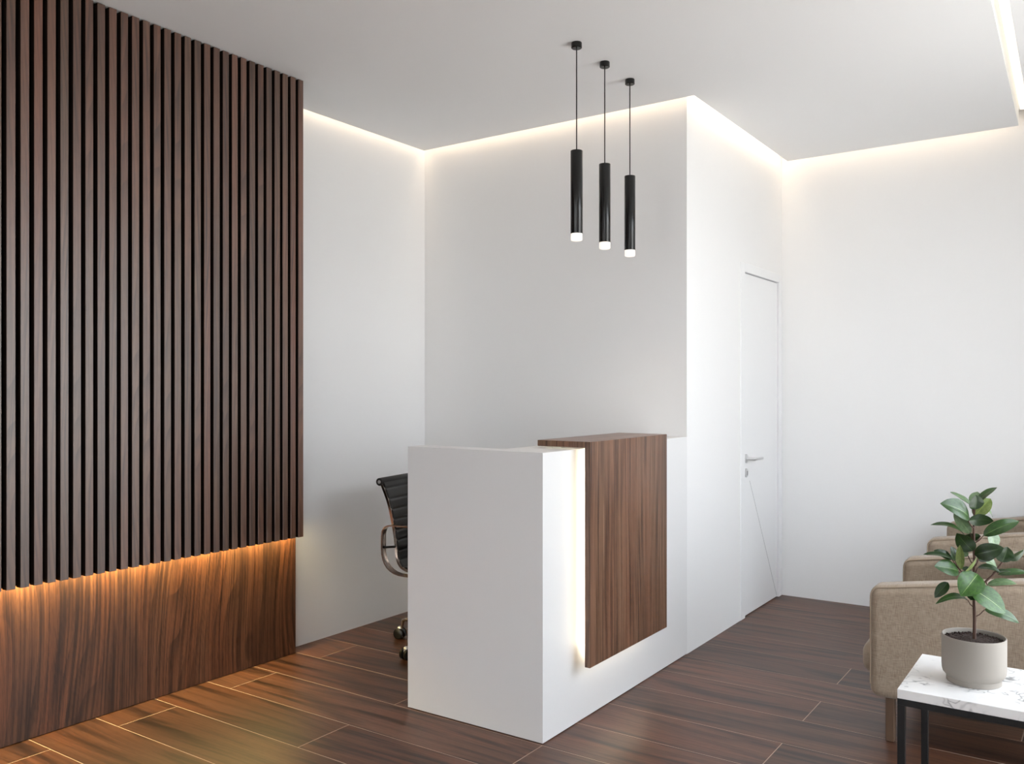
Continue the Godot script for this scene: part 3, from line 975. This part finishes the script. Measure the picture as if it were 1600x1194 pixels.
# ------------------------------------------------------------------ potted plant
func leaf_mesh(base: Vector3, tip: Vector3, width: float, up: Vector3, droop: float, fold: float, kind: int) -> ArrayMesh:
	var axis := tip - base
	var l := axis.length()
	var d := axis / l
	var side := d.cross(up).normalized()
	var nn := side.cross(d).normalized()
	var rows := 14
	var cols := 8
	var pos := []
	for r in rows + 1:
		var t := float(r) / rows
		var half := width * 0.5 * pow(sin(PI * pow(t, 0.84)), 0.66) if t > 0.0 and t < 1.0 else 0.0
		if t > 0.86:
			half *= lerpf(1.0, 0.72, (t - 0.86) / 0.14)
		var line := base + d * (l * t) + nn * (4.0 * t * (1.0 - t) * droop * l)
		var row := []
		for c in cols + 1:
			var s := 2.0 * c / cols - 1.0
			row.append(line + side * (half * s) + nn * (half * fold * (absf(s) - 0.35 * s * s) + 0.0004 * sin(t * 14.0 + s * 2.0) * absf(s)))
		pos.append(row)
	var top := Shape.new()
	var under := Shape.new()
	for pass_ in 2:
		var sh := top if pass_ == 0 else under
		var g := 1.0 if pass_ == 0 else -1.0
		var id := []
		for r in rows + 1:
			var row := []
			for c in cols + 1:
				var a: Vector3 = pos[mini(r + 1, rows)][c] - pos[maxi(r - 1, 0)][c]
				var rr := clampi(r, 1, rows - 1)
				var b: Vector3 = pos[rr][mini(c + 1, cols)] - pos[rr][maxi(c - 1, 0)]
				var m := b.cross(a).normalized()
				if m.dot(nn) < 0:
					m = -m
				row.append(sh.vert(pos[r][c] + nn * (0.0004 * g), m * g, Vector2(float(r) / rows, float(c) / cols)))
			id.append(row)
		for r in rows:
			for c in cols:
				var q0: int = id[r][c]
				var q1: int = id[r + 1][c]
				var q2: int = id[r + 1][c + 1]
				var q3: int = id[r][c + 1]
				var fn: Vector3 = (sh.v[q2] - sh.v[q0]).cross(sh.v[q3] - sh.v[q1])
				if fn.dot(nn) * g > 0:
					sh.quad_i(q0, q1, q2, q3)
				else:
					sh.quad_i(q0, q3, q2, q1)
	var mesh := ArrayMesh.new()
	top.surface(mesh, mat.leaf_tops[kind])
	under.surface(mesh, mat.leaf_under)
	return mesh

func make_plant() -> void:
	var o := thing("potted_plant", Vector3(-0.346, 0.45, -3.012), YAW)
	tag(o, "rubber plant with glossy oval leaves in a round grey pot on the marble table", "potted plant")
	var pot := Shape.new()
	pot.lathe([Vector2(0, 0.0), Vector2(0.075, 0.0), Vector2(0.0765, 0.0015), Vector2(0.0765, 0.017), Vector2(0.0795, 0.0195), Vector2(0.086, 0.027), Vector2(0.0885, 0.036), Vector2(0.0895, 0.050), Vector2(0.0897, 0.139), Vector2(0.0889, 0.1415), Vector2(0.0872, 0.1425), Vector2(0.0855, 0.1415), Vector2(0.0845, 0.139), Vector2(0.0845, 0.11), Vector2(0, 0.11)], 72)
	put("pot", pot, mat.pot, o)
	var soil := Shape.new()
	soil.lathe([Vector2(0.0842, 0.112), Vector2(0.0842, 0.128), Vector2(0.05, 0.131), Vector2(0.0, 0.132)], 48)
	for k in 420:
		var r := 0.082 * sqrt(rng.randf())
		var a := rng.randf() * TAU
		var sz := rng.randf_range(0.0012, 0.0032)
		var c := Vector3(cos(a) * r, 0.1305, sin(a) * r)
		soil.rbox(c - Vector3(sz, sz, sz), c + Vector3(sz, sz * 0.9, sz), sz * 0.9, 1)
	var so := put("soil", soil, mat.soil, o)
	so.set_meta("kind", "stuff")
	# stem and branches, in the plant's own frame: x right, y up, z out (metres from the soil)
	var Y := 0.131
	var st := Shape.new()
	st.tube([Vector3(0.001, Y - 0.02, 0), Vector3(0.002, Y + 0.06, 0.001), Vector3(-0.0005, Y + 0.15, -0.001), Vector3(0.002, Y + 0.25, 0.001), Vector3(0.0, Y + 0.33, 0), Vector3(0.001, Y + 0.40, 0.0)], [0.0052, 0.0047, 0.0042, 0.0038, 0.0032, 0.0022], 12)
	put("stem", st, mat.stem, o)
	var br := Shape.new()
	br.tube([Vector3(0.004, Y + 0.145, 0), Vector3(0.017, Y + 0.163, 0.004), Vector3(0.05, Y + 0.197, 0.012), Vector3(0.077, Y + 0.24, 0.018)], [0.004, 0.0036, 0.003, 0.0022], 10)
	put("branch", br, mat.stem, o)
	var b2 := Shape.new()
	b2.tube([Vector3(-0.003, Y + 0.175, 0), Vector3(-0.02, Y + 0.19, 0.006), Vector3(-0.042, Y + 0.208, 0.012), Vector3(-0.054, Y + 0.222, 0.014)], [0.0034, 0.003, 0.0026, 0.002], 10)
	put("branch", b2, mat.stem, o)
	# every leaf: base x, y, z; tip x, y, z; width; way its face looks x, y, z; arch; fold; look (0 green, 1 dark, 2 fresh, 3 pale)
	var leaves := [
		[-17, 375, 5, -116, 420, 25, 52, 0.12, 0.62, 0.85, 0.12, 0.25, 0],
		[-7, 323, -5, -54, 388, -15, 27, -0.5, 0.3, 0.8, -0.05, 0.2, 3],
		[0, 399, 8, -6, 446, 22, 37, 0.1, -0.3, 1.0, 0.05, 0.2, 1],
		[6, 375, -8, 64, 429, -22, 38, -0.4, 0.5, 0.75, 0.08, 0.3, 4],
		[17, 418, -10, 83, 464, -20, 22, -0.5, 0.85, 0.35, 0.08, 0.3, 0],
		[2, 408, -14, -50, 447, -45, 26, 0.2, 0.9, 0.4, 0.05, 0.2, 3],
		[6, 410, -16, 38, 447, -50, 26, -0.2, 0.9, 0.4, 0.05, 0.2, 3],
		[50, 398, -18, 74, 371, -30, 20, 0.6, 0.6, 0.6, 0.05, 0.2, 3],
		[-24, 366, 14, 47, 367, 26, 31, 0.0, -0.3, 1.0, -0.12, 0.25, 1],
		[18, 362, -20, 64, 372, -45, 22, 0.0, 0.9, 0.4, 0.05, 0.2, 3],
		[27, 318, 4, 133, 364, 12, 34, -0.25, 0.65, 0.75, 0.10, 0.3, 0],
		[-27, 315, 3, -140, 353, 14, 22, 0.2, 0.9, 0.42, 0.16, 0.3, 0],
		[-10, 273, 14, -66, 330, 26, 40, -0.55, -0.15, 0.85, 0.06, 0.15, 1],
		[24, 316, -6, -26, 308, -24, 24, 0, -0.4, 0.9, 0.05, 0.2, 1],
		[-6, 262, 16, 60, 291, 58, 40, -0.25, 0.25, 0.95, 0.12, 0.3, 1],
		[8, 244, 10, 62, 277, 34, 22, -0.3, 0.1, 0.95, 0.04, 0.35, 1],
		[75, 240, 20, 84, 290, 34, 42, -0.1, -0.25, 1.0, 0.05, 0.15, 1],
		[100, 248, 8, 155, 275, 0, 26, 0.0, -0.5, 0.85, 0.10, 0.3, 1],
		[76, 276, -22, 66, 332, -34, 40, 0.4, -0.1, 0.9, 0.05, 0.25, 3],
		[32, 254, -26, 94, 210, -40, 32, 0.3, 0.6, 0.75, 0.06, 0.15, 3],
		[8, 220, 6, 66, 210, 30, 22, 0.1, 0.85, 0.5, 0.16, 0.35, 1],
		[58, 209, 16, 100, 212, 26, 14, 0, 0.9, 0.4, 0.08, 0.3, 1],
		[70, 200, 10, 158, 207, 16, 22, 0.0, 0.85, 0.52, 0.08, 0.25, 0],
		[37, 168, 8, 121, 174, 20, 22, 0.0, 0.8, 0.6, 0.12, 0.25, 3],
		[-60, 240, 10, -72, 286, 4, 24, 0.3, 0.3, 0.9, 0.04, 0.2, 1],
		[-66, 244, 14, -168, 265, 26, 18, 0.1, 0.88, 0.45, 0.10, 0.35, 1],
		[-70, 246, 6, -122, 272, -4, 22, -0.2, 0.7, 0.7, 0.08, 0.25, 1],
		[-56, 213, 18, -139, 231, 36, 42, 0.1, 0.62, 0.8, 0.06, 0.2, 0],
		[-49, 216, 16, -53, 293, 20, 20, -0.65, 0.1, 0.75, -0.03, 0.5, 4],
		[-34, 209, 12, -3, 256, 22, 13, 0.6, 0.2, 0.75, 0.05, 0.5, 4],
		[6, 202, 12, -66, 144, 50, 60, -0.35, 0.38, 0.95, 0.08, 0.18, 2],
		[-84, 176, 10, -128, 130, 16, 25, -0.55, 0.2, 0.8, 0.06, 0.3, 1],
		[-22, 122, 6, -132, 114, 28, 20, 0.0, 0.86, 0.5, 0.20, 0.25, 0],
		[-2, 160, 4, -20, 124, 18, 44, -0.2, -0.1, 0.95, 0.04, 0.15, 1],
		[-18, 160, 14, 66, 94, 56, 62, 0.35, 0.42, 0.95, 0.07, 0.18, 2],
		[29, 91, 6, 128, 54, 20, 32, 0.1, 0.72, 0.7, 0.12, 0.2, 0],
		[-5, 209, -6, -31, 214, -10, 16, 0, 0.7, 0.7, 0.05, 0.2, 1],
		[-8, 252, -18, -36, 274, -26, 18, -0.2, 0.2, 0.9, 0.04, 0.2, 3],
	]
	for q in leaves:
		var b := Vector3(q[0] * 0.001, Y + q[1] * 0.001, q[2] * 0.001)
		var t := Vector3(q[3] * 0.001, Y + q[4] * 0.001, q[5] * 0.001)
		var up := Vector3(q[7], q[8], q[9]).normalized()
		var le := put_mesh("leaf", leaf_mesh(b, t, q[6] * 0.00128, up, q[10], q[11], q[12]), o)
		# leaf stalk back to the stem or to the branch it grows from
		var root := Vector3(0.0, maxf(b.y - 0.025, Y + 0.05), 0.0)
		if b.x > 0.03 and b.y < Y + 0.25 and b.y > Y + 0.15:
			var f := clampf((b.x - 0.004) / 0.073, 0.15, 1.0)
			root = Vector3(0.004, Y + 0.145, 0).lerp(Vector3(0.077, Y + 0.24, 0.018), f * 0.9)
		elif b.x < -0.035 and b.y < Y + 0.26 and b.y > Y + 0.19:
			root = Vector3(-0.046, Y + 0.213, 0.0125)
		if root.distance_to(b) > 0.004 and root.distance_to(b) < 0.07:
			var stalk := Shape.new()
			var mid := root.lerp(b, 0.55) + Vector3(0, -0.004, 0)
			stalk.tube([root, mid, b, b.lerp(t, 0.06)], [0.0019, 0.0016, 0.0014, 0.0008], 8)
			put("leaf_stalk", stalk, mat.stem, le)

func _ready() -> void:
	rng.seed = 20240
	set_view()
	make_materials()
	make_room()
	make_coves()
	make_panels()
	make_desk()
	make_pendants()
	make_office_chair()
	make_armchairs()
	make_table()
	make_plant()
	for o in find_children("*", "MeshInstance3D", true, false):
		o.cast_shadow = GeometryInstance3D.SHADOW_CASTING_SETTING_ON
